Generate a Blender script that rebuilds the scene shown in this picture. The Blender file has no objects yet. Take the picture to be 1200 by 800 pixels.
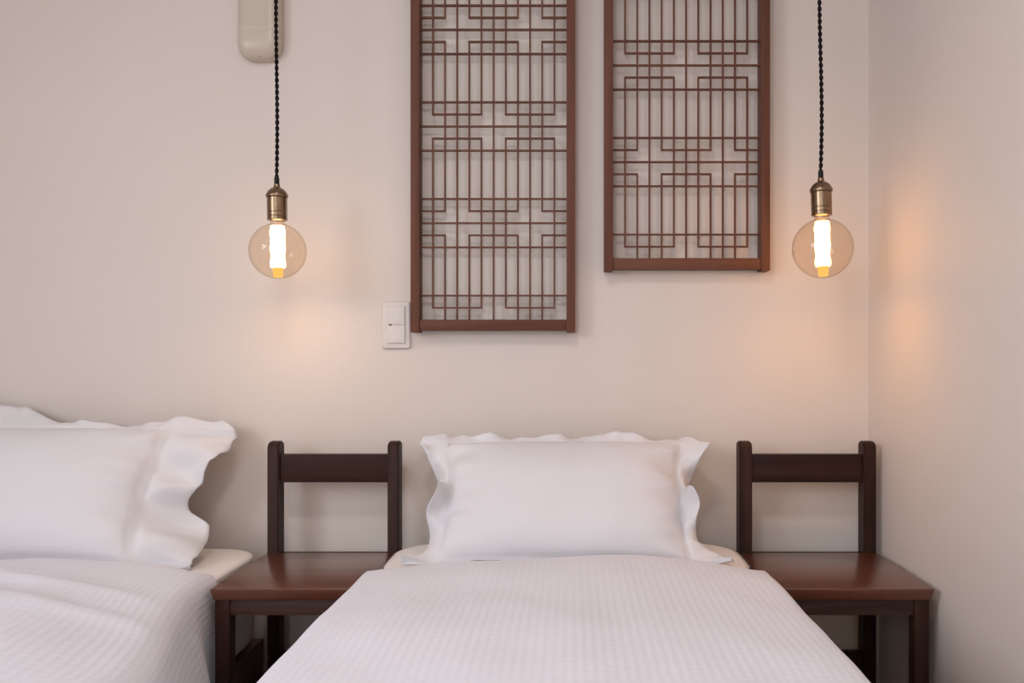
import bpy, bmesh, math, random
from mathutils import Vector, Matrix, noise

random.seed(7)
S = bpy.context.scene
COL = S.collection

# ------------------------------------------------------------------ camera
CAM_Z = 0.935
cam_d = bpy.data.cameras.new('camera')
cam = bpy.data.objects.new('camera', cam_d)
COL.objects.link(cam)
cam.location = (0.0, -2.315, CAM_Z)
cam.rotation_euler = (math.pi / 2, 0, 0)
cam_d.sensor_width = 36.0
cam_d.lens = 30.0
cam_d.shift_x = -68 / 1200
cam_d.shift_y = 23 / 1200
cam_d.clip_start = 0.02
S.camera = cam

# ------------------------------------------------------------------ world, daylight, exposure
W = bpy.data.worlds.new('daylight')
S.world = W
W.use_nodes = True
W.node_tree.nodes['Background'].inputs[0].default_value = (0.80, 0.88, 1.0, 1)
W.node_tree.nodes['Background'].inputs[1].default_value = 1.0

def area_light(name, loc, rot, sx, sy, power, color):
    d = bpy.data.lights.new(name, 'AREA')
    d.shape = 'RECTANGLE'
    d.size, d.size_y = sx, sy
    d.energy = power
    d.color = color
    o = bpy.data.objects.new(name, d)
    o.location = loc
    o.rotation_euler = rot
    COL.objects.link(o)
    return o

# soft daylight entering by the window in the wall behind the camera
area_light('window_daylight', (-0.75, -4.16, 1.50), (math.pi / 2, 0, 0), 2.0, 1.5, 19.0, (1.0, 0.955, 0.93))
# added cool light through an assumed left window, brightening beds and right wall
area_light('added_side_light', (-2.78, -3.05, 1.70), (math.radians(55), 0, -math.pi / 2), 1.7, 1.2, 59.0, (0.90, 0.93, 1.0))

S.view_settings.view_transform = 'Standard'
S.view_settings.look = 'None'
S.view_settings.gamma = 1.0
S.view_settings.use_curve_mapping = False
S.view_settings.exposure = 0.0
BULB_STRENGTH = 14.0        # side of the light rod
TIP_STRENGTH = 900.0        # its lower end, throwing light down
CEILING_LAMP_STRENGTH = 41.0

# ------------------------------------------------------------------ materials
def new_mat(name):
    m = bpy.data.materials.new(name)
    m.use_nodes = True
    nt = m.node_tree
    return m, nt, nt.nodes['Principled BSDF']

def node(nt, kind, **kw):
    n = nt.nodes.new(kind)
    for k, v in kw.items():
        setattr(n, k, v)
    return n

def obj_coords(nt, scale):
    tc = node(nt, 'ShaderNodeTexCoord')
    mp = node(nt, 'ShaderNodeMapping')
    mp.inputs['Scale'].default_value = scale
    nt.links.new(tc.outputs['Object'], mp.inputs['Vector'])
    return mp.outputs['Vector']

def ramp(nt, fac, stops):
    r = node(nt, 'ShaderNodeValToRGB')
    el = r.color_ramp.elements
    while len(el) < len(stops):
        el.new(0.5)
    for e, (p, c) in zip(el, stops):
        e.position = p
        e.color = (*c, 1)
    nt.links.new(fac, r.inputs['Fac'])
    return r.outputs['Color']

def add_bump(nt, b, height, strength, dist, chain=None):
    bp = node(nt, 'ShaderNodeBump')
    bp.inputs['Strength'].default_value = strength
    bp.inputs['Distance'].default_value = dist
    nt.links.new(height, bp.inputs['Height'])
    if chain is not None:
        nt.links.new(chain, bp.inputs['Normal'])
    nt.links.new(bp.outputs['Normal'], b.inputs['Normal'])
    return bp.outputs['Normal']

def plaster(name, c1, c2, scale=3.0):
    m, nt, b = new_mat(name)
    v = obj_coords(nt, (1, 1, 1))
    n = node(nt, 'ShaderNodeTexNoise')
    n.inputs['Scale'].default_value = scale
    n.inputs['Detail'].default_value = 4
    nt.links.new(v, n.inputs['Vector'])
    nt.links.new(ramp(nt, n.outputs['Fac'], [(0.3, c1), (0.7, c2)]), b.inputs['Base Color'])
    f = node(nt, 'ShaderNodeTexNoise')
    f.inputs['Scale'].default_value = 160
    f.inputs['Detail'].default_value = 3
    nt.links.new(v, f.inputs['Vector'])
    add_bump(nt, b, f.outputs['Fac'], 0.05, 0.001)
    b.inputs['Roughness'].default_value = 0.55
    b.inputs['Specular IOR Level'].default_value = 0.3
    return m

def wood(name, axis, dark, light, rough=0.4, coat=0.0, spec=0.5, ring=0.5):
    m, nt, b = new_mat(name)
    sc = [26.0, 26.0, 26.0]
    sc['xyz'.index(axis)] = 1.6
    v = obj_coords(nt, sc)
    oi = node(nt, 'ShaderNodeObjectInfo')
    add = node(nt, 'ShaderNodeVectorMath', operation='MULTIPLY_ADD')
    comb = node(nt, 'ShaderNodeCombineXYZ')
    for i in range(3):
        nt.links.new(oi.outputs['Random'], comb.inputs[i])
    nt.links.new(comb.outputs[0], add.inputs[0])
    add.inputs[1].default_value = (31, 17, 23)
    nt.links.new(v, add.inputs[2])
    n = node(nt, 'ShaderNodeTexNoise')
    n.inputs['Scale'].default_value = 1.0
    n.inputs['Detail'].default_value = 6
    n.inputs['Roughness'].default_value = 0.62
    n.inputs['Distortion'].default_value = ring
    nt.links.new(add.outputs[0], n.inputs['Vector'])
    nt.links.new(ramp(nt, n.outputs['Fac'], [(0.32, dark), (0.68, light)]), b.inputs['Base Color'])
    g = node(nt, 'ShaderNodeTexNoise')
    g.inputs['Scale'].default_value = 9.0
    g.inputs['Detail'].default_value = 2
    nt.links.new(add.outputs[0], g.inputs['Vector'])
    add_bump(nt, b, g.outputs['Fac'], 0.12, 0.0006)
    b.inputs['Roughness'].default_value = rough
    b.inputs['Coat Weight'].default_value = coat
    b.inputs['Coat Roughness'].default_value = 0.18
    b.inputs['Specular IOR Level'].default_value = spec
    return m

def cloth(name, color, stripe=0.0, cross=0.0, fold=0.0):
    """white bed linen; satin stripes woven along local y (pitch 15 mm) as fine relief"""
    m, nt, b = new_mat(name)
    tc = node(nt, 'ShaderNodeTexCoord')
    v = tc.outputs['UV'] if stripe else tc.outputs['Object']
    n = node(nt, 'ShaderNodeTexNoise')
    n.inputs['Scale'].default_value = 5
    n.inputs['Detail'].default_value = 3
    nt.links.new(tc.outputs['Object'], n.inputs['Vector'])
    dark = tuple(c * 0.97 for c in color)
    nt.links.new(ramp(nt, n.outputs['Fac'], [(0.35, dark), (0.65, color)]), b.inputs['Base Color'])
    f = node(nt, 'ShaderNodeTexNoise')
    f.inputs['Scale'].default_value = 22
    f.inputs['Detail'].default_value = 3
    nt.links.new(tc.outputs['Object'], f.inputs['Vector'])
    last = add_bump(nt, b, f.outputs['Fac'], 0.18, 0.006)
    if stripe:
        for ax, amount, sc in (('X', stripe, 42.0), ('Y', cross, 34.0)):
            if not amount:
                continue
            w = node(nt, 'ShaderNodeTexWave', wave_type='BANDS', bands_direction=ax, wave_profile='SIN')
            w.inputs['Scale'].default_value = sc / 2.0
            w.inputs['Distortion'].default_value = 0.25
            w.inputs['Detail'].default_value = 1
            nt.links.new(v, w.inputs['Vector'])
            last = add_bump(nt, b, w.outputs['Fac'], amount, 0.002, last)
    b.inputs['Roughness'].default_value = 0.8
    b.inputs['Sheen Weight'].default_value = 0.15
    b.inputs['Sheen Roughness'].default_value = 0.5
    b.inputs['Specular IOR Level'].default_value = 0.2
    return m

def plain(name, color, rough=0.5, metal=0.0, spec=0.5, speck=0.04, scale=40):
    m, nt, b = new_mat(name)
    n = node(nt, 'ShaderNodeTexNoise')
    n.inputs['Scale'].default_value = scale
    tc = node(nt, 'ShaderNodeTexCoord')
    nt.links.new(tc.outputs['Object'], n.inputs['Vector'])
    lo = tuple(max(0, c * (1 - speck)) for c in color)
    hi = tuple(min(1, c * (1 + speck)) for c in color)
    nt.links.new(ramp(nt, n.outputs['Fac'], [(0.35, lo), (0.65, hi)]), b.inputs['Base Color'])
    b.inputs['Roughness'].default_value = rough
    b.inputs['Metallic'].default_value = metal
    b.inputs['Specular IOR Level'].default_value = spec
    return m

def emitter(name, color, strength):
    m = bpy.data.materials.new(name)
    m.use_nodes = True
    nt = m.node_tree
    nt.nodes.remove(nt.nodes['Principled BSDF'])
    e = node(nt, 'ShaderNodeEmission')
    e.inputs[0].default_value = (*color, 1)
    e.inputs[1].default_value = strength
    nt.links.new(e.outputs[0], nt.nodes['Material Output'].inputs[0])
    return m

def thin_glass(name, tint, reflect=0.06, rim_tint=None):
    """a thin blown shell: light passes straight through, tinted, and mirrors at grazing angles"""
    m = bpy.data.materials.new(name)
    m.use_nodes = True
    nt = m.node_tree
    nt.nodes.remove(nt.nodes['Principled BSDF'])
    lw = node(nt, 'ShaderNodeLayerWeight')
    lw.inputs['Blend'].default_value = 0.28
    t = node(nt, 'ShaderNodeBsdfTransparent')
    col = ramp(nt, lw.outputs['Facing'], [(0.35, tint), (0.98, rim_tint or tint)])
    nt.links.new(col, t.inputs[0])
    g = node(nt, 'ShaderNodeBsdfGlossy')
    g.inputs['Roughness'].default_value = 0.03
    # Schlick reflectance from the facing angle, the same on both sides of the shell
    lf = node(nt, 'ShaderNodeLayerWeight')
    lf.inputs['Blend'].default_value = 0.5
    pw = node(nt, 'ShaderNodeMath', operation='POWER')
    pw.inputs[1].default_value = 5.0
    nt.links.new(lf.outputs['Facing'], pw.inputs[0])
    mu = node(nt, 'ShaderNodeMath', operation='MULTIPLY_ADD')
    mu.inputs[1].default_value = 0.75
    mu.inputs[2].default_value = reflect
    mu.use_clamp = True
    nt.links.new(pw.outputs[0], mu.inputs[0])
    mx = node(nt, 'ShaderNodeMixShader')
    nt.links.new(mu.outputs[0], mx.inputs[0])
    nt.links.new(t.outputs[0], mx.inputs[1])
    nt.links.new(g.outputs[0], mx.inputs[2])
    nt.links.new(mx.outputs[0], nt.nodes['Material Output'].inputs[0])
    return m

M = {}
M['wall'] = plaster('cream_wall_paint', (0.705, 0.63, 0.58), (0.72, 0.643, 0.595))
M['ceiling'] = plaster('white_ceiling_paint', (0.86, 0.84, 0.82), (0.87, 0.85, 0.83))
M['floor'] = wood('brown_floor_wood', 'y', (0.14, 0.075, 0.045), (0.22, 0.125, 0.075), 0.45)
CH_D, CH_L = (0.022, 0.0095, 0.0075), (0.048, 0.021, 0.0155)
for a in 'xyz':
    M['chair_' + a] = wood('dark_chair_wood_' + a, a, CH_D, CH_L, 0.42, 0.0, 0.12)
M['seat'] = wood('polished_seat_wood', 'x', (0.080, 0.021, 0.011), (0.140, 0.043, 0.023), 0.28, 0.5)
M['apron'] = wood('chair_apron_wood', 'x', (0.022, 0.0095, 0.0075), (0.075, 0.035, 0.025), 0.45, 0.0, 0.3, 1.6)
LT_D, LT_L = (0.095, 0.033, 0.019), (0.16, 0.062, 0.036)
for a in 'xz':
    M['lattice_' + a] = wood('lattice_wood_' + a, a, LT_D, LT_L, 0.5, 0.0, 0.22)
M['duvet'] = cloth('striped_white_duvet_cotton', (0.745, 0.74, 0.81), 0.19, 0.09)
M['sheet'] = cloth('white_sheet_cotton', (0.84, 0.79, 0.76))
M['pillow'] = cloth('white_pillow_cotton', (0.74, 0.725, 0.755))
M['plastic'] = plain('white_switch_plastic', (0.69, 0.635, 0.605), 0.35)
M['fixture'] = plain('beige_fixture_plastic', (0.57, 0.49, 0.41), 0.3, 0, 0.5, 0.008)
M['dark_plastic'] = plain('dark_plastic', (0.014, 0.010, 0.010), 0.5, 0, 0.25)
M['cord'] = plain('black_braided_cord', (0.010, 0.0065, 0.008), 0.8, 0, 0.15, 0.4, 300)
M['brass'] = plain('aged_brass', (0.27, 0.185, 0.12), 0.27, 1.0, 0.5, 0.12, 60)
M['brass_dark'] = plain('dark_brass_groove', (0.10, 0.06, 0.04), 0.5, 1.0)
M['bulb'] = thin_glass('amber_bulb_glass', (0.955, 0.89, 0.81), 0.04, (0.78, 0.68, 0.56))
M['filament'] = emitter('glowing_filament', (1.0, 0.66, 0.36), BULB_STRENGTH * 0.8)
M['filament_warm'] = emitter('warmer_glowing_filament', (1.0, 0.49, 0.13), BULB_STRENGTH * 1.35)
M['filament_end'] = emitter('glowing_rod_end', (1.0, 0.68, 0.40), TIP_STRENGTH * 0.65)
M['filament_warm_end'] = emitter('warmer_glowing_rod_end', (1.0, 0.49, 0.13), TIP_STRENGTH * 0.82)
M['diffuser'] = emitter('lit_white_diffuser', (1.0, 0.95, 0.93), CEILING_LAMP_STRENGTH)
M['amber'] = emitter('amber_glowing_tip', (1.0, 0.56, 0.13), 1.2)
M['pane'] = thin_glass('window_glass', (0.99, 1.0, 1.0), 0.04)
M['bed_wood'] = wood('brown_bed_wood', 'y', (0.07, 0.032, 0.022), (0.12, 0.058, 0.04), 0.5)

# ------------------------------------------------------------------ mesh helpers
def link_mesh(name, verts, faces, mat, parent=None, smooth=False, loc=(0, 0, 0)):
    me = bpy.data.meshes.new(name)
    me.from_pydata(verts, [], faces)
    me.update()
    return link_me(name, me, mat, parent, smooth, loc)

def link_me(name, me, mat, parent=None, smooth=False, loc=(0, 0, 0)):
    if mat is not None and not me.materials:
        me.materials.append(mat)
    if smooth:
        for p in me.polygons:
            p.use_smooth = True
    o = bpy.data.objects.new(name, me)
    o.location = loc
    COL.objects.link(o)
    if parent is not None:
        o.parent = parent
    return o

def bm_obj(name, bm, mat, parent=None, smooth=False, loc=(0, 0, 0)):
    bmesh.ops.recalc_face_normals(bm, faces=bm.faces)
    me = bpy.data.meshes.new(name)
    bm.to_mesh(me)
    bm.free()
    return link_me(name, me, mat, parent, smooth, loc)

def add_box(bm, a, b, bevel=0.0, segs=2):
    r = bmesh.ops.create_cube(bm, size=1.0)
    vs = r['verts']
    for v in vs:
        v.co = Vector([a[i] + (v.co[i] + 0.5) * (b[i] - a[i]) for i in range(3)])
    if bevel > 0:
        es = list({e for v in vs for e in v.link_edges})
        bmesh.ops.bevel(bm, geom=es, offset=bevel, segments=segs, profile=0.6, affect='EDGES')

def box(name, a, b, mat, parent=None, bevel=0.0, segs=2):
    """box between corners a and b, its origin at the box's own centre"""
    c = [(a[i] + b[i]) / 2 for i in range(3)]
    bm = bmesh.new()
    add_box(bm, [a[i] - c[i] for i in range(3)], [b[i] - c[i] for i in range(3)], bevel, segs)
    o = bm_obj(name, bm, mat, parent, bevel > 0, c)
    if bevel > 0:
        flat_by_angle(o)
    return o

def flat_by_angle(o, ang=35):
    o.data.set_sharp_from_angle(angle=math.radians(ang))

def lathe(name, prof, mat, parent=None, seg=40, loc=(0, 0, 0), cap=True):
    """prof: list of (radius, z)"""
    vs, fs = [], []
    for r, z in prof:
        for i in range(seg):
            a = 2 * math.pi * i / seg
            vs.append((r * math.cos(a), r * math.sin(a), z))
    for k in range(len(prof) - 1):
        for i in range(seg):
            j = (i + 1) % seg
            fs.append((k * seg + i, k * seg + j, (k + 1) * seg + j, (k + 1) * seg + i))
    if cap:
        fs.append(tuple(reversed(range(seg))))
        fs.append(tuple(range((len(prof) - 1) * seg, len(prof) * seg)))
    bm = bmesh.new()
    bv = [bm.verts.new(v) for v in vs]
    for f in fs:
        bm.faces.new([bv[i] for i in f])
    bmesh.ops.remove_doubles(bm, verts=bm.verts, dist=1e-6)
    o = bm_obj(name, bm, mat, parent, True, loc)
    flat_by_angle(o, 40)
    return o

def empty(name, loc, label, cat, group=None):
    o = bpy.data.objects.new(name, None)
    o.empty_display_size = 0.1
    o.location = loc
    COL.objects.link(o)
    return tag(o, label, cat, group)

def tag(o, label, cat, group=None):
    o['label'] = label
    o['category'] = cat
    if group:
        o['group'] = group
    return o

def structure(o):
    o['kind'] = 'structure'
    return o

def smoothstep(a, b, x):
    t = min(1.0, max(0.0, (x - a) / (b - a)))
    return t * t * (3 - 2 * t)

def interp(pts, t):
    """Catmull-Rom through pts (list of tuples), t in [0, 1]"""
    n = len(pts) - 1
    f = min(max(t, 0.0), 1.0) * n
    i = min(int(f), n - 1)
    u = f - i
    p0, p1, p2, p3 = pts[max(i - 1, 0)], pts[i], pts[i + 1], pts[min(i + 2, n)]
    out = []
    for a, b, c, d in zip(p0, p1, p2, p3):
        out.append(0.5 * (2 * b + (c - a) * u + (2 * a - 5 * b + 4 * c - d) * u * u + (3 * b - a - 3 * c + d) * u ** 3))
    return out

# ------------------------------------------------------------------ room shell
RX, LX, FY, CZ, T = 0.81, -2.65, -4.10, 2.45, 0.10
structure(box('floor', (LX - T, FY - T, -0.10), (RX + T, T, 0.0), M['floor']))
structure(box('ceiling', (LX - T, FY - T, CZ), (RX + T, T, CZ + 0.10), M['ceiling']))
structure(box('wall_back', (LX - T, 0, 0), (RX + T, T, CZ), M['wall']))
structure(box('wall_right', (RX, FY, 0), (RX + T, 0, CZ), M['wall']))
# left wall, unseen, with an opening added for the cool side light
SY0, SY1, SZ0, SZ1 = -3.90, -2.20, 0.95, 2.25
bm = bmesh.new()
add_box(bm, (LX - T, FY, 0), (LX, SY0, CZ))
add_box(bm, (LX - T, SY1, 0), (LX, 0, CZ))
add_box(bm, (LX - T, SY0, 0), (LX, SY1, SZ0))
add_box(bm, (LX - T, SY0, SZ1), (LX, SY1, CZ))
structure(bm_obj('wall_left', bm, M['wall']))
# wall behind the camera, with a window opening
WX0, WX1, WZ0, WZ1 = -1.75, 0.25, 0.75, 2.25
bm = bmesh.new()
add_box(bm, (LX - T, FY - T, 0), (WX0, FY, CZ))
add_box(bm, (WX1, FY - T, 0), (RX + T, FY, CZ))
add_box(bm, (WX0, FY - T, 0), (WX1, FY, WZ0))
add_box(bm, (WX0, FY - T, WZ1), (WX1, FY, CZ))
structure(bm_obj('wall_front', bm, M['wall']))
def window(name, loc, rotz, width, wh):
    win = bpy.data.objects.new(name, None)
    win.location = loc
    win.rotation_euler = (0, 0, rotz)
    COL.objects.link(win)
    structure(win)
    bm = bmesh.new()
    hw, fw = width / 2, 0.05
    add_box(bm, (-hw, -0.03, 0), (-hw + fw, 0.03, wh))
    add_box(bm, (hw - fw, -0.03, 0), (hw, 0.03, wh))
    add_box(bm, (-fw / 2, -0.03, fw), (fw / 2, 0.03, wh - fw))
    add_box(bm, (-hw + fw, -0.03, 0), (hw - fw, 0.03, fw))
    add_box(bm, (-hw + fw, -0.03, wh - fw), (hw - fw, 0.03, wh))
    bm_obj('window_frame', bm, M['plastic'], win)
    for s in (-1, 1):
        x0, x1 = sorted((s * fw / 2, s * (hw - fw)))
        box('pane', (x0, -0.003, fw), (x1, 0.003, wh - fw), M['pane'], win)
window('window_1', ((WX0 + WX1) / 2, FY - 0.05, WZ0), 0, WX1 - WX0, WZ1 - WZ0)
window('added_side_window', (LX - 0.05, (SY0 + SY1) / 2, SZ0), math.pi / 2, SY1 - SY0, SZ1 - SZ0)  # assumed window, added out of view to carry the side light

# ------------------------------------------------------------------ beds
def rounded_rect(x0, x1, y0, y1, r, seg=8, along=()):
    pts = []
    for cx, cy, a0 in ((x1 - r, y1 - r, 0), (x0 + r, y1 - r, 90), (x0 + r, y0 + r, 180), (x1 - r, y0 + r, 270)):
        for k in range(seg + 1):
            a = math.radians(a0 + 90 * k / seg)
            pts.append((cx + r * math.cos(a), cy + r * math.sin(a)))
        ys = [y1 - r + (y0 - y1 + 2 * r) * f for f in along]     # extra stations down the long sides
        if a0 == 90:
            pts += [(x0, y) for y in ys]
        if a0 == 270:
            pts += [(x1, y) for y in ys[::-1]]
    return pts

def mattress(x0, x1, top, label, group, bulge=0.022):
    """mattress under its fitted sheet: stacked rounded outlines, softly rounded top edge"""
    cx, L = (x0 + x1) / 2, 1.94
    rings = []
    prof = [(0.215, 0.012), (0.225, 0.004), (0.25, 0.0), (top - 0.05, 0.0), (top - 0.013, 0.0), (top - 0.009, -bulge * 0.55),
            (top - 0.005, -bulge), (top - 0.001, -bulge * 0.4 + 0.002), (top + 0.001, 0.014), (top + 0.003, 0.05), (top + 0.004, 0.13)]
    for z, inset in prof:
        # the soft edge bulges only near the head, where no duvet tucks it in
        rings.append([((x if inset >= 0 else max(x0 - cx, min(x1 - cx, x)) + (x - max(x0 - cx, min(x1 - cx, x))) * smoothstep(-0.33, -0.23, y)), y, z) for x, y in rounded_rect(x0 - cx + inset, x1 - cx - inset, -L + inset, 0 - max(inset, 0), 0.11 if inset < 0.1 else 0.04, 8, (0.02, 0.05, 0.08, 0.11, 0.15, 0.4, 0.7))])
    n = len(rings[0])
    vs = [p for r in rings for p in r]
    fs = []
    for k in range(len(rings) - 1):
        for i in range(n):
            j = (i + 1) % n
            fs.append((k * n + i, k * n + j, (k + 1) * n + j, (k + 1) * n + i))
    fs.append(tuple(range(n)))
    fs.append(tuple(range((len(rings) - 1) * n, len(rings) * n)))
    bm = bmesh.new()
    bv = [bm.verts.new(v) for v in vs]
    for f in fs:
        bm.faces.new([bv[i] for i in f])
    o = bm_obj('mattress', bm, M['sheet'], None, True, (cx, -0.058, 0))
    return tag(o, label, 'mattress', group)

def bed_frame(x0, x1, label, group):
    cx = (x0 + x1) / 2
    hw = (x1 - x0) / 2
    e = empty('bed_frame', (cx, -1.02, 0), label, 'bed', group)
    for s in (-1, 1):
        a, b = sorted((s * hw, s * (hw - 0.03)))
        box('side_rail', (a, -0.97, 0.085), (b, 0.97, 0.200), M['bed_wood'], e, 0.004)
        for y in (-0.90, 0.90):
            a, b = sorted((s * (hw - 0.035), s * (hw - 0.095)))
            box('leg', (a, y - 0.03, 0), (b, y + 0.03, 0.185), M['bed_wood'], e, 0.004)
    for y in (-0.955, 0.955):
        box('end_rail', (-hw + 0.03, y - 0.015, 0.085), (hw - 0.03, y + 0.015, 0.200), M['bed_wood'], e, 0.004)
    for k in range(9):
        y = -0.88 + k * 0.22
        box('slat', (-hw + 0.03, y - 0.035, 0.19), (hw - 0.03, y + 0.035, 0.213), M['bed_wood'], e, 0.003)
    return e

def duvet(name, cx, half_l, half_r, mat_top, top, y_head, y_foot, drop_l, drop_r, label, group, head_line, bumps, flare=None, seed=0.0):
    """puffy cover: cross-section profile swept from head to foot, rounded lip at the head end"""
    # cross-section from left hem to right hem as (x, z) around x = 0
    def side(h, drop, s, k):
        return [(s * (h - 0.028), drop), (s * (h - 0.028), drop + 0.07), (s * (h - 0.028), drop + 0.14), (s * (h - 0.026), 0.410),
                (s * (h - 0.019), 0.4435), (s * (h + 0.000), 0.457), (s * (h - 0.005), 0.469), (s * (h - 0.030), top - 0.015),
                (s * (h - 0.085), top - 0.009), (s * (h - 0.17), top - 0.004), (s * (h - 0.29), top)]
    def soft(h, drop, s):
        return [(s * (h - 0.004), drop), (s * (h - 0.003), drop + 0.06), (s * (h - 0.004), drop + 0.12), (s * (h - 0.005), 0.375),
                (s * (h - 0.007), 0.415), (s * (h - 0.014), 0.440), (s * (h - 0.034), 0.459), (s * (h - 0.075), top - 0.015),
                (s * (h - 0.14), top - 0.007), (s * (h - 0.22), top - 0.003), (s * (h - 0.30), top)]
    L = side(half_l, drop_l, -1, 0)
    R = soft(half_r, drop_r, 1) if flare else side(half_r, drop_r, 1, 1)
    prof = L + [(0.0, top + 0.003)] + R[::-1]
    NU, NV = 132, 116
    # arc-length samples so that the grid stays even over shoulders and drops
    fine = [interp(prof, i / 900) for i in range(901)]
    acc = [0.0]
    for a, b in zip(fine, fine[1:]):
        acc.append(acc[-1] + math.hypot(b[0] - a[0], b[1] - a[1]))
    sect = []
    k = 0
    for i in range(NU + 1):
        s = acc[-1] * i / NU
        while k < 899 and acc[k + 1] < s:
            k += 1
        f = (s - acc[k]) / max(1e-9, acc[k + 1] - acc[k])
        sect.append((fine[k][0] + (fine[k + 1][0] - fine[k][0]) * f, fine[k][1] + (fine[k + 1][1] - fine[k][1]) * f, s))
    vs, uv = [], []
    for j in range(NV + 1):
        v = (j / NV) ** 1.25
        for x, z, s in sect:
            y0 = y_head + head_line(x)
            y = y0 + (y_foot - y0) * v
            dist = y0 - y                                        # how far from the head lip
            lip = math.sqrt(max(0.0, 1 - (1 - min(1.0, dist / 0.055)) ** 2))
            zz = z
            if z > mat_top:
                zz = mat_top + (z - mat_top) * (0.06 + 0.94 * lip)
            flat = smoothstep(0.45, top - 0.012, z)
            p = Vector((x * 3.1 + seed, y * 3.1, seed))
            zz += flat * lip * (0.009 * noise.noise(p) + 0.005 * noise.noise(p * 2.7))
            for (bx, by, ang, wl, ww, amp) in bumps:
                dx, dy = x - bx, y - by
                ca, sa = math.cos(ang), math.sin(ang)
                q, r = dx * ca + dy * sa, -dx * sa + dy * ca
                r += 0.30 * q * q
                zz += flat * lip * amp * math.exp(-(q / wl) ** 2 - (r / ww) ** 2)
            if z >= mat_top:
                zz = max(zz, mat_top)
            xx = x
            if flare:
                y_from, y_to, amount = flare
                low = smoothstep(0.47, 0.22, z)
                if x > 0:
                    xx += amount * low * smoothstep(y_from, y_to, y)
                    xx += 0.115 * smoothstep(0.12, 0.46, x) * smoothstep(y_from - 0.03, -1.05, y)
                    zz -= 0.020 * smoothstep(0.20, 0.40, x) * smoothstep(0.40, 0.46, z) * smoothstep(y_from - 0.03, -0.9, y)
                    xx += 0.007 * low * smoothstep(y_from, y_to, y) * math.sin(y * 13 + 0.6)
            vs.append((xx, y, zz))
            uv.append((s, y))
    fs = []
    w = NU + 1
    for j in range(NV):
        for i in range(NU):
            fs.append((j * w + i, (j + 1) * w + i, (j + 1) * w + i + 1, j * w + i + 1))
    me = bpy.data.meshes.new(name)
    me.from_pydata(vs, [], fs)
    ul = me.uv_layers.new(name='weave')
    for lp in me.loops:
        ul.data[lp.index].uv = uv[lp.vertex_index]
    me.update()
    o = link_me(name, me, M['duvet'], None, True, (cx, 0, 0))
    so = o.modifiers.new('thickness', 'SOLIDIFY')
    so.thickness = 0.006
    so.offset = -1
    return tag(o, label, 'duvet', group)

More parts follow.
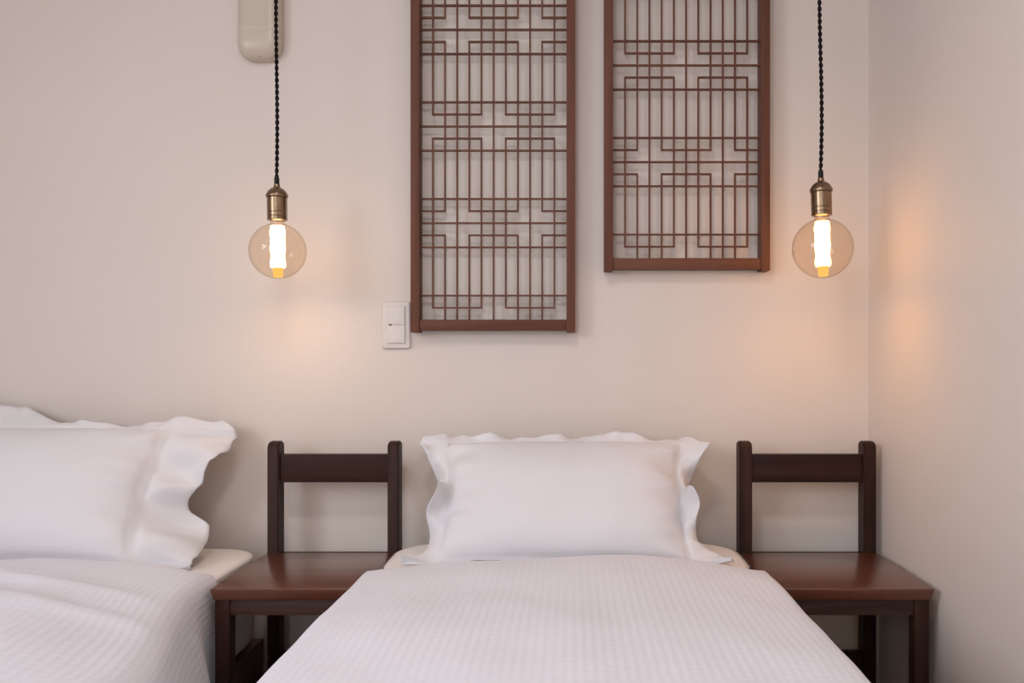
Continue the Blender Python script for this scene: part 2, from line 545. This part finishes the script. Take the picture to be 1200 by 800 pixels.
def pillow(cx, base_y, base_z, rest_z, top_y, top_z, half_w, front, back, flange, label, group, shape, seed):
    """oxford pillow leaning on the wall: stuffed body inside a wavy flange, one continuous mesh.
    flange = (side, top, bottom) widths; shape(u, v) -> (extra along u, extra along v, extra along normal) in metres"""
    up = Vector((0, top_y - base_y, top_z - base_z))
    hv = up.length / 2
    vdir = up.normalized()
    ndir = Vector((0, -vdir.z, vdir.y))                       # towards the camera
    centre = Vector((cx, (base_y + top_y) / 2, (base_z + top_z) / 2))
    NB, NF, NVB = 60, 14, 40
    us = [-1 - (NF - i) / NF for i in range(NF)] + [-1 + 2 * i / NB for i in range(NB + 1)] + [1 + (i + 1) / NF for i in range(NF)]
    vv = [-1 - (8 - i) / 8 for i in range(8)] + [-1 + 2 * i / NVB for i in range(NVB + 1)] + [1 + (i + 1) / 8 for i in range(8)]
    nu, nv = len(us), len(vv)
    def point(u, v, sgn):
        cu, cv = max(-1, min(1, u)), max(-1, min(1, v))
        fu, fv = abs(u) - abs(cu), abs(v) - abs(cv)            # 0..1 across the flange
        body = (1 - abs(cu) ** 3.2) * (1 - abs(cv) ** 2.4)
        th = (front if sgn > 0 else back) * max(body, 0) ** 0.52
        pinch_u = 1 - 0.055 * (1 - cv * cv)
        pinch_v = 1 - 0.018 * (1 - cu ** 4)
        if fu and fv:                                          # rounded flange corners
            q = max(fu, fv) / math.hypot(fu, fv)
            if v > 0:
                fu, fv = fu * q, fv * q
        x = cu * half_w * pinch_u + math.copysign(fu * flange[0], u) if fu else cu * half_w * pinch_u
        y = cv * hv * pinch_v + (math.copysign(fv * (flange[1] if v > 0 else flange[2]), v) if fv else 0)
        # gathers run inwards from the side seams
        g = math.exp(-((1 - abs(cu)) / 0.20) ** 2) * (1 if not fu and not fv else 0)
        if g > 0.01:
            r = noise.noise(Vector((seed + (3 if u > 0 else 0), cv * 5.0, cu * 1.5)))
            th += g * max(body, 0) ** 0.3 * (0.032 * r + 0.007 * math.sin(cv * 17 + 3 * r))
        if body > 0:
            p = Vector((cu * 1.8 + seed, cv * 1.6, seed))
            th += 0.010 * noise.noise(p) * body
        n = th * sgn
        if fu or fv:
            f = max(fu, fv)
            n += sgn * 0.002
            p = Vector((seed + cu * 3.0 + math.copysign(fu, u) * 0.5, cv * 2.6 + fv * 0.4, seed * 0.7))
            n += f * 0.024 * noise.noise(p * 1.35) + f * 0.016 * noise.noise(p * 3.1)
        dx, dy, dn = shape(u, v)
        if fu and fv:
            dn *= 0.5
        p = centre + Vector((x + dx, 0, 0)) + vdir * (y + dy) + ndir * (n + dn)
        p.z = max(p.z, rest_z + (0.004 if sgn > 0 else 0.0))     # settles on the sheet
        return p
    vs, fs = [], []
    for sgn in (1, -1):
        for v in vv:
            for u in us:
                vs.append(point(u, v, sgn))
    def idx(k, j, i):
        return k * nu * nv + j * nu + i
    for j in range(nv - 1):
        for i in range(nu - 1):
            fs.append((idx(0, j, i), idx(0, j, i + 1), idx(0, j + 1, i + 1), idx(0, j + 1, i)))
            fs.append((idx(1, j, i), idx(1, j + 1, i), idx(1, j + 1, i + 1), idx(1, j, i + 1)))
    rim = [(0, i) for i in range(nu)] + [(j, nu - 1) for j in range(1, nv)] + [(nv - 1, i) for i in range(nu - 2, -1, -1)] + [(j, 0) for j in range(nv - 2, 0, -1)]
    for (j0, i0), (j1, i1) in zip(rim, rim[1:] + rim[:1]):
        fs.append((idx(0, j0, i0), idx(1, j0, i0), idx(1, j1, i1), idx(0, j1, i1)))
    base = Vector((cx, base_y, base_z))
    bm = bmesh.new()
    bv = [bm.verts.new(v - base) for v in vs]
    for f in fs:
        bm.faces.new([bv[i] for i in f])
    o = bm_obj('pillow', bm, M['pillow'], None, True, base)
    return tag(o, label, 'pillow', group)

# the bed in the middle
bed_frame(-0.412, 0.404, 'low wooden bed frame under the middle bed between the two chairs', 'bed frames')
mattress(-0.419, 0.403, 0.456, 'mattress in white fitted sheet on the middle bed between the chairs', 'sheeted mattresses')
duvet('duvet', -0.006, 0.452, 0.446, 0.470, 0.491, -0.380, -2.03, 0.20, 0.20,
      'white satin-striped duvet spread over the middle bed between the two dark chairs', 'white duvets',
      lambda x: 0.024 * math.exp(-((x - 0.08) / 0.25) ** 2) - 0.045 * smoothstep(0.27, 0.455, abs(x)),
      [(0.10, -0.52, 0.0, 0.45, 0.13, 0.008), (0.0, -0.95, 0.05, 0.5, 0.20, 0.010), (-0.22, -0.75, 1.2, 0.12, 0.05, -0.005)], None, 3.3)
def shape_mid(u, v):
    du = dy = dn = 0.0
    au, cv = abs(u), max(-1, min(1, v))
    if au > 1:
        f = au - 1
        s = 1 if u > 0 else -1
        w = -0.040 + 0.054 * abs(cv) ** 1.6                    # ears at the corners, waist in between
        w += 0.020 * math.exp(-((cv - (-0.20 if u > 0 else -0.28)) / 0.13) ** 2)
        if u > 0 and cv < -0.6:
            w += 0.02
        du = s * f * w
        dn = (f ** 1.6 * 0.062 * math.cos(cv * 5.6 + (0.6 if u > 0 else 0.1)) + 0.010 * f) * (1 - 0.75 * smoothstep(0.55, 1.0, cv))
        dy = -0.020 * f * smoothstep(0.4, 1.0, cv) if u > 0 else -0.006 * f * smoothstep(0.4, 1.0, cv)
    if v > 1:
        f = v - 1
        dy += f * (0.003 * math.sin(u * 5 + 1) + 0.010 * math.exp(-((u - 0.45) / 0.30) ** 2) + 0.006 * smoothstep(-0.5, -0.9, u))
        dn += -f * 0.012
    if v < -1:
        dn += (abs(v) - 1) * 0.02
    return du, dy, dn
pillow(-0.016, -0.325, 0.462, 0.4615, -0.110, 0.722, 0.300, 0.080, 0.055, (0.058, 0.030, 0.010),
       'white oxford pillow with ruffled flange at the head of the middle bed', 'white pillows', shape_mid, 1.7)

# the bed at the left
bed_frame(-1.715, -0.812, 'low brown wooden bed frame at the left behind the left chair', 'bed frames')
mattress(-1.720, -0.805, 0.440, 'mattress in white fitted sheet on the left bed, against the left chair', 'sheeted mattresses', 0.0)
duvet('duvet', -1.270, 0.49, 0.484, 0.452, 0.484, -0.350, -2.03, 0.20, 0.20,
      'white satin-striped duvet with soft folds on the left bed beside the left chair', 'white duvets',
      lambda x: -0.04 * smoothstep(0.25, 0.47, x) + 0.01 * math.sin(x * 6),
      [(0.02, -0.54, -0.10, 0.30, 0.022, 0.016), (-0.05, -0.63, -0.12, 0.32, 0.026, 0.016), (0.08, -0.70, -0.05, 0.28, 0.030, 0.010), (-0.10, -0.47, -0.08, 0.30, 0.02, 0.010)],
      (-0.445, -0.60, 0.060), 8.1)
def shape_left(u, v):
    du = dy = dn = 0.0
    cv = max(-1, min(1, v))
    if u > 1:
        f = u - 1
        w = -0.005 + 0.036 * smoothstep(0.15, 0.9, cv) - 0.034 * math.exp(-((cv + 0.02) / 0.15) ** 2) + 0.024 * smoothstep(-0.08, -0.25, cv)
        dy = 0.004 * f * smoothstep(0.5, 1.0, cv)
        du = f * w
        dn = f * (0.040 * math.sin(cv * 4.2 - 0.3) - 0.045) * (1 - 0.5 * smoothstep(0.6, 1.0, cv)) + 0.085 * f * (1 - f) * math.sin(cv * 9 + 1)
    if v > 1:
        f = v - 1
        dy += f * (0.062 * smoothstep(0.16, -0.28, u) + 0.012 * smoothstep(0.7, 1.1, u))
        dn += f * (0.014 * math.sin(u * 7) - 0.008)
    return du, dy, dn
pillow(-1.375, -0.318, 0.460, 0.4460, -0.105, 0.757, 0.345, 0.088, 0.055, (0.125, 0.028, 0.010),
       'white oxford pillow with wide crumpled flange on the left bed', 'white pillows', shape_left, 5.2)

# ------------------------------------------------------------------ chairs used as bedside tables
def chair(x0, x1, label, post_w):
    """straight-backed wooden chair; origin on the floor under the seat's centre"""
    SY0, SY1, PB = -0.469, -0.117, -0.070                       # seat front, seat rear, rear face of the posts
    cx, cy = (x0 + x1) / 2, (SY0 + SY1) / 2
    hw = (x1 - x0) / 2
    e = empty('wooden_chair', (cx, cy, 0), label, 'chair', 'dark chairs beside the beds')
    f, r, pb = SY0 - cy, SY1 - cy, PB - cy
    # seat board: chamfered underside, eased edges
    bm = bmesh.new()
    add_box(bm, (-hw, f, 0.4165), (hw, r, 0.442))
    for v in bm.verts:
        if v.co.z < 0.43:
            v.co.x *= 1 - 0.007 / hw
            if v.co.y < 0:
                v.co.y += 0.004
    bmesh.ops.bevel(bm, geom=list(bm.edges), offset=0.004, segments=2, profile=0.6, affect='EDGES')
    flat_by_angle(bm_obj('seat', bm, M['seat'], e, True))
    # rear posts: floor to back-rest top, tops rounded over towards the front
    for s in (-1, 1):
        a, b = sorted((s * hw, s * (hw - post_w)))
        bm = bmesh.new()
        side = [(r + 0.001, 0.0), (r + 0.001, 0.712), (r + 0.005, 0.720), (r + 0.014, 0.726), (pb - 0.012, 0.727), (pb - 0.003, 0.722), (pb, 0.714), (pb, 0.0)]
        va = [bm.verts.new((a, y, z)) for y, z in side]
        vb = [bm.verts.new((b, y, z)) for y, z in side]
        bm.faces.new(va)
        bm.faces.new(vb[::-1])
        n = len(side)
        for i in range(n):
            bm.faces.new((va[i], vb[i], vb[(i + 1) % n], va[(i + 1) % n]))
        bmesh.ops.bevel(bm, geom=[ed for ed in bm.edges if abs(ed.verts[0].co.x - ed.verts[1].co.x) < 1e-6], offset=0.003, segments=2, affect='EDGES')
        flat_by_angle(bm_obj('rear_post', bm, M['chair_z'], e, True))
        a, b = sorted((s * (hw - 0.008), s * (hw - 0.008 - 0.032)))
        box('front_leg', (a, f + 0.010, 0), (b, f + 0.047, 0.4165), M['chair_z'], e, 0.003)
        a, b = sorted((s * (hw - 0.012), s * (hw - 0.030)))
        box('side_apron', (a, f + 0.047, 0.384), (b, r + 0.001, 0.4165), M['chair_y'], e, 0.002)
    box('crest_rail', (-hw + post_w, r + 0.010, 0.621), (hw - post_w, r + 0.032, 0.694), M['chair_x'], e, 0.003)
    box('front_apron', (-hw + 0.040, f + 0.014, 0.381), (hw - 0.040, f + 0.034, 0.4165), M['apron'], e, 0.002)
    box('rear_apron', (-hw + post_w, r + 0.006, 0.384), (hw - post_w, r + 0.024, 0.440), M['chair_x'], e, 0.002)
    box('rear_stretcher', (-hw + post_w, r + 0.010, 0.140), (hw - post_w, r + 0.032, 0.183), M['chair_x'], e, 0.003)
    return e

chair(-0.781, -0.441, 'dark wooden chair standing between the left bed and the middle bed', 0.030)
chair(0.437, 0.790, 'reddish dark wooden chair in the corner between the middle bed and right wall', 0.033)

# ------------------------------------------------------------------ lattice panels on the wall
def lattice_panel(x0, x1, bottom, label):
    """hung panel; 12 x 32 cells; bottom = z of the stile feet. Origin at the back face, mid-width, foot of the stiles"""
    D = 0.050
    w = x1 - x0
    ST = 0.0235
    e = empty('lattice_panel', ((x0 + x1) / 2, -0.002, bottom), label, 'wall panel', 'wooden lattice panels on the wall')
    hw = w / 2
    RAIL0, RAIL1 = 0.005, 0.034
    U = 0.03235
    top0 = RAIL1 + 32 * U
    for s in (-1, 1):
        a, b = sorted((s * hw, s * (hw - ST)))
        bm = bmesh.new()
        add_box(bm, (a, -D, 0), (b, 0, top0 + 0.034), 0.0022, 2)
        flat_by_angle(bm_obj('stile', bm, M['lattice_z'], e, True))
    box('rail', (-hw + ST, -D + 0.004, RAIL0), (hw - ST, -0.004, RAIL1), M['lattice_x'], e, 0.0018)
    box('rail', (-hw + ST, -D + 0.004, top0), (hw - ST, -0.004, top0 + 0.029), M['lattice_x'], e, 0.0018)
    inner = w - 2 * ST
    c = inner / 12
    B, YF = 0.0023, -D + 0.019
    def xz(i, k):
        return (-inner / 2 + i * c, RAIL1 + k * U)
    def hbar(i0, i1, k):
        xa, z = xz(i0, k)
        xb, _ = xz(i1, k)
        ea = 0 if i0 == 0 else B
        eb = 0 if i1 == 12 else B
        box('lattice_bar', (xa - ea, YF, z - B), (xb + eb, YF + 0.008, z + B), M['lattice_x'], e)
    def vbar(i, k0, k1):
        x, za = xz(i, k0)
        _, zb = xz(i, k1)
        box('lattice_bar', (x - B, YF + 0.001, za), (x + B, YF + 0.0088, zb), M['lattice_z'], e)
    for base in range(0, 33, 8):                                # centre lines of the bands
        odd = (base // 8) % 2                                   # 0: two boxes of four cells, 1: halves at the edges
        boxes = [(1, 5), (7, 11)] if not odd else [(0, 2), (4, 8), (10, 12)]
        for k in (base - 2, base, base + 2):
            if 0 < k < 32:
                hbar(0, 12, k)
        for k in (base - 1, base + 1):
            if 0 < k < 32:
                for i0, i1 in boxes:
                    hbar(i0, i1, k)
    breaks = {i: [] for i in range(1, 12)}
    for base in range(0, 33, 8):
        cols = (1, 5, 7, 11) if not (base // 8) % 2 else (2, 4, 8, 10)
        for i in cols:
            breaks[i].append((base - 1, base + 1))
    for i in range(1, 12):
        k = 0
        for a, b in breaks[i] + [(32, 33)]:
            if a > k:
                vbar(i, k, a)
            k = max(k, b)
    return e

lattice_panel(-0.4235, 0.0140, 1.0115, 'dark wooden lattice panel beside the light switch, its foot hanging lower')
lattice_panel(0.0910, 0.5310, 1.1750, 'dark wooden lattice panel near the right pendant, its foot hanging higher')

# ------------------------------------------------------------------ pendant lamps
def pendant(x, y, z_bulb, R, label, glow, tilt=0.0, lean=0.0):
    e = empty('pendant_lamp', (x, y, z_bulb), label, 'lamp', 'bare bulb pendants')
    e.rotation_euler = (0, -tilt, 0)                             # hangs a hair off plumb
    # blown glass globe with short neck
    prof = []
    r_neck = 0.0175
    a_end = math.asin(r_neck / R)
    N = 30
    for k in range(N + 1):
        a = -math.pi / 2 + (math.pi - a_end) * k / N
        prof.append((max(1e-5, R * math.cos(a)), R * math.sin(a)))
    prof += [(r_neck * 0.99, R + 0.002), (r_neck * 0.99, R + 0.012)]
    lathe('glass_globe', prof, M['bulb'], e, 48, cap=False)
    # luminous rod with slightly lumpy outline and amber tip
    rod = []
    zt, zb = R * 0.90, -R * 0.60
    for k in range(25):
        f = k / 24
        lump = 0.0012 * math.sin(f * 17) + (0.0016 if 0.60 < f < 0.68 else 0)
        rod.append((0.0175 + lump, zb + (zt - zb) * f))
    lathe('filament', rod, M[glow], e, 16)
    lathe('filament_tip', [(0.0112, zb - 0.0245), (0.0126, zb - 0.010), (0.0135, zb - 0.0005), (0.0002, zb - 0.0004)], M['amber'], e, 16, cap=False)
    lathe('filament_end', [(0.0092, zb - 0.0214), (0.0092, zb - 0.0212)], M[glow + '_end'], e, 16)
    # brass socket: skirt, grooves, ribbed collar, dome
    z0 = R + 0.006
    lathe('socket', [(0.018, z0), (0.0238, z0 + 0.001), (0.0242, z0 + 0.003), (0.0242, z0 + 0.0085), (0.0232, z0 + 0.0095), (0.0232, z0 + 0.0110),
                     (0.0242, z0 + 0.012), (0.0242, z0 + 0.0185), (0.0232, z0 + 0.0195), (0.0232, z0 + 0.021), (0.0242, z0 + 0.022),
                     (0.0242, z0 + 0.056), (0.022, z0 + 0.057)], M['brass'], e, 40)
    lathe('socket_collar', [(0.022, z0 + 0.0565), (0.0262, z0 + 0.0575), (0.0268, z0 + 0.060), (0.0268, z0 + 0.0635), (0.0255, z0 + 0.066),
                            (0.0215, z0 + 0.0735), (0.0150, z0 + 0.0795), (0.0088, z0 + 0.0825), (0.0072, z0 + 0.088), (0.0072, z0 + 0.0905)], M['brass'], e, 40)
    zg = z0 + 0.0905
    lathe('cord_grip', [(0.0056, zg), (0.0062, zg + 0.001), (0.0062, zg + 0.014), (0.0052, zg + 0.019), (0.003, zg + 0.0195)], M['dark_plastic'], e, 16)
    # twisted two-core cloth cord up to the ceiling
    z1 = zg + 0.017
    z2 = CZ - z_bulb - 0.024
    bm = bmesh.new()
    turns = (z2 - z1) / 0.030
    steps = int(turns * 12)
    for ph in (0, math.pi):
        prev = None
        for k in range(steps + 1):
            f = k / steps
            a = ph + 2 * math.pi * turns * f
            z = z1 + (z2 - z1) * f
            sway = lean * (0.35 * math.sin(f * 11) * (1 - f) * 0.004 / 0.01 + f)
            c = Vector((0.0026 * math.cos(a) + sway, 0.0026 * math.sin(a), z))
            ring = [bm.verts.new(c + Vector((0.0026 * math.cos(b), 0.0026 * math.sin(b), 0))) for b in [2 * math.pi * q / 6 for q in range(6)]]
            if prev:
                for q in range(6):
                    bm.faces.new((prev[q], prev[(q + 1) % 6], ring[(q + 1) % 6], ring[q]))
            prev = ring
    bm_obj('cord', bm, M['cord'], e, True)
    lathe('ceiling_cup', [(0.006, z2 - 0.010), (0.030, z2 - 0.006), (0.045, z2 + 0.004), (0.047, z2 + 0.0205)], M['brass'], e, 32, (lean, 0, 0))
    return e

def at(px, py, Z):
    return ((px - 668) * Z / 1000, Z - 2.315, CAM_Z - (py - 423) * Z / 1000)

x, y, z = at(325.5, 294.0, 2.12)
pendant(x, y, z, 0.0690, 'round amber glass bulb on a twisted black cord near the left wall fixture', 'filament', 0.014, 0.013)
x, y, z = at(964.0, 291.0, 2.045)
pendant(x, y, z, 0.0715, 'round amber glass bulb on a twisted black cord hanging by the right wall', 'filament_warm', 0.025, 0.024)

# ------------------------------------------------------------------ ceiling lamp over the beds (above the frame)
cl = empty('ceiling_lamp', (-0.30, -1.85, CZ), 'round white flush ceiling lamp above the beds', 'lamp')
lathe('lamp_base', [(0.185, -0.001), (0.190, -0.006), (0.190, -0.040), (0.184, -0.046), (0.176, -0.046), (0.176, -0.030), (0.05, -0.030)][::-1], M['plastic'], cl, 48)
lathe('diffuser', [(0.02, -0.0560), (0.10, -0.0540), (0.155, -0.0480), (0.172, -0.0400), (0.1745, -0.0320)], M['diffuser'], cl, 32)

# ------------------------------------------------------------------ wall fixture above the left lamp
def wall_fixture():
    x0, x1, zb, zt, D = -0.893, -0.776, 1.7430, 2.06, 0.048
    cx, hw = (x0 + x1) / 2, (x1 - x0) / 2
    e = empty('wall_fixture', (cx, -0.001, zb), 'rounded beige wall fixture high on the wall beside the left lamp cord', 'wall light')
    def ring(z, k):
        """half-rounded outline in plan, shrunk by k for the rounded ends"""
        pts = []
        h, d = hw * (1 - 0.78 * k), D * (1 - 0.70 * k)
        for i in range(25):
            a = math.pi * i / 24
            ca, sa = math.cos(a), math.sin(a)
            pts.append((-h * math.copysign(abs(ca) ** 0.55, ca), -d * abs(sa) ** 0.55, z))
        return pts
    def loft(name, zs, mat):
        bm = bmesh.new()
        prev = None
        for z, k in zs:
            r = [bm.verts.new(p) for p in ring(z, k)]
            if prev:
                for i in range(24):
                    bm.faces.new((prev[i], prev[i + 1], r[i + 1], r[i]))
                bm.faces.new((prev[24], prev[0], r[0], r[24]))
            else:
                bm.faces.new(r[::-1])
            prev = r
        bm.faces.new(prev)
        flat_by_angle(bm_obj(name, bm, mat, e, True), 50)
    H = zt - zb
    RE = 0.046
    arc = [(RE * (1 - math.cos(math.pi / 2 * i / 10)), 1 - math.sin(math.pi / 2 * (i + 0.6) / 10.6)) for i in range(11)]
    low = arc
    loft('end_cap', low + [(0.074, 0.0)], M['fixture'])
    loft('cover', [(0.0745, 0.03), (0.0765, 0.012), (0.079, 0.010), (H - RE, 0.010)] + [(H - z, k) for z, k in arc[-2::-1]], M['fixture'])
    lathe('screw', [(0.0035, -0.001), (0.0035, 0.001)], M['dark_plastic'], e, 12, (0.004, -0.030, 0.0065))
wall_fixture()

# ------------------------------------------------------------------ light switch
def light_switch():
    x0, x1, z0, z1 = -0.5095, -0.4315, 0.968, 1.097
    cx, hw, H = (x0 + x1) / 2, (x1 - x0) / 2, z1 - z0
    e = empty('light_switch', (cx, -0.0005, z0), 'white wall switch with tall rocker beside the left lattice panel', 'switch')
    bm = bmesh.new()
    pts = rounded_rect(-hw, hw, 0, H, 0.008, 5)
    rings = [(0.0, 0.0), (-0.004, 0.0), (-0.0075, 0.0025), (-0.0082, 0.005)]
    prev = None
    for yy, k in rings:
        r = [bm.verts.new((p[0] * (1 - k / hw), yy, H / 2 + (p[1] - H / 2) * (1 - k / (H / 2)))) for p in pts]
        if prev:
            for i in range(len(pts)):
                j = (i + 1) % len(pts)
                bm.faces.new((prev[i], prev[j], r[j], r[i]))
        else:
            bm.faces.new(r)
        prev = r
    bm.faces.new(prev)
    flat_by_angle(bm_obj('plate', bm, M['plastic'], e, True), 50)
    rx0, rx1, rz0, rz1 = -0.0225, 0.0245, 0.0155, 0.1145
    box('rocker_bezel', (rx0 - 0.0012, -0.0092, rz0 - 0.0012), (rx1 + 0.0012, -0.0080, rz1 + 0.0012), M['fixture'], e)
    mid = (rz0 + rz1) / 2
    box('rocker', (rx0, -0.0125, rz0), (rx1, -0.0085, mid - 0.0004), M['plastic'], e, 0.0012)
    box('rocker', (rx0, -0.0118, mid + 0.0004), (rx1, -0.0085, rz1), M['plastic'], e, 0.0012)
    box('indicator', (rx0 + 0.005, -0.0130, mid - 0.0022), (rx0 + 0.0115, -0.0115, mid + 0.0012), M['dark_plastic'], e)
light_switch()
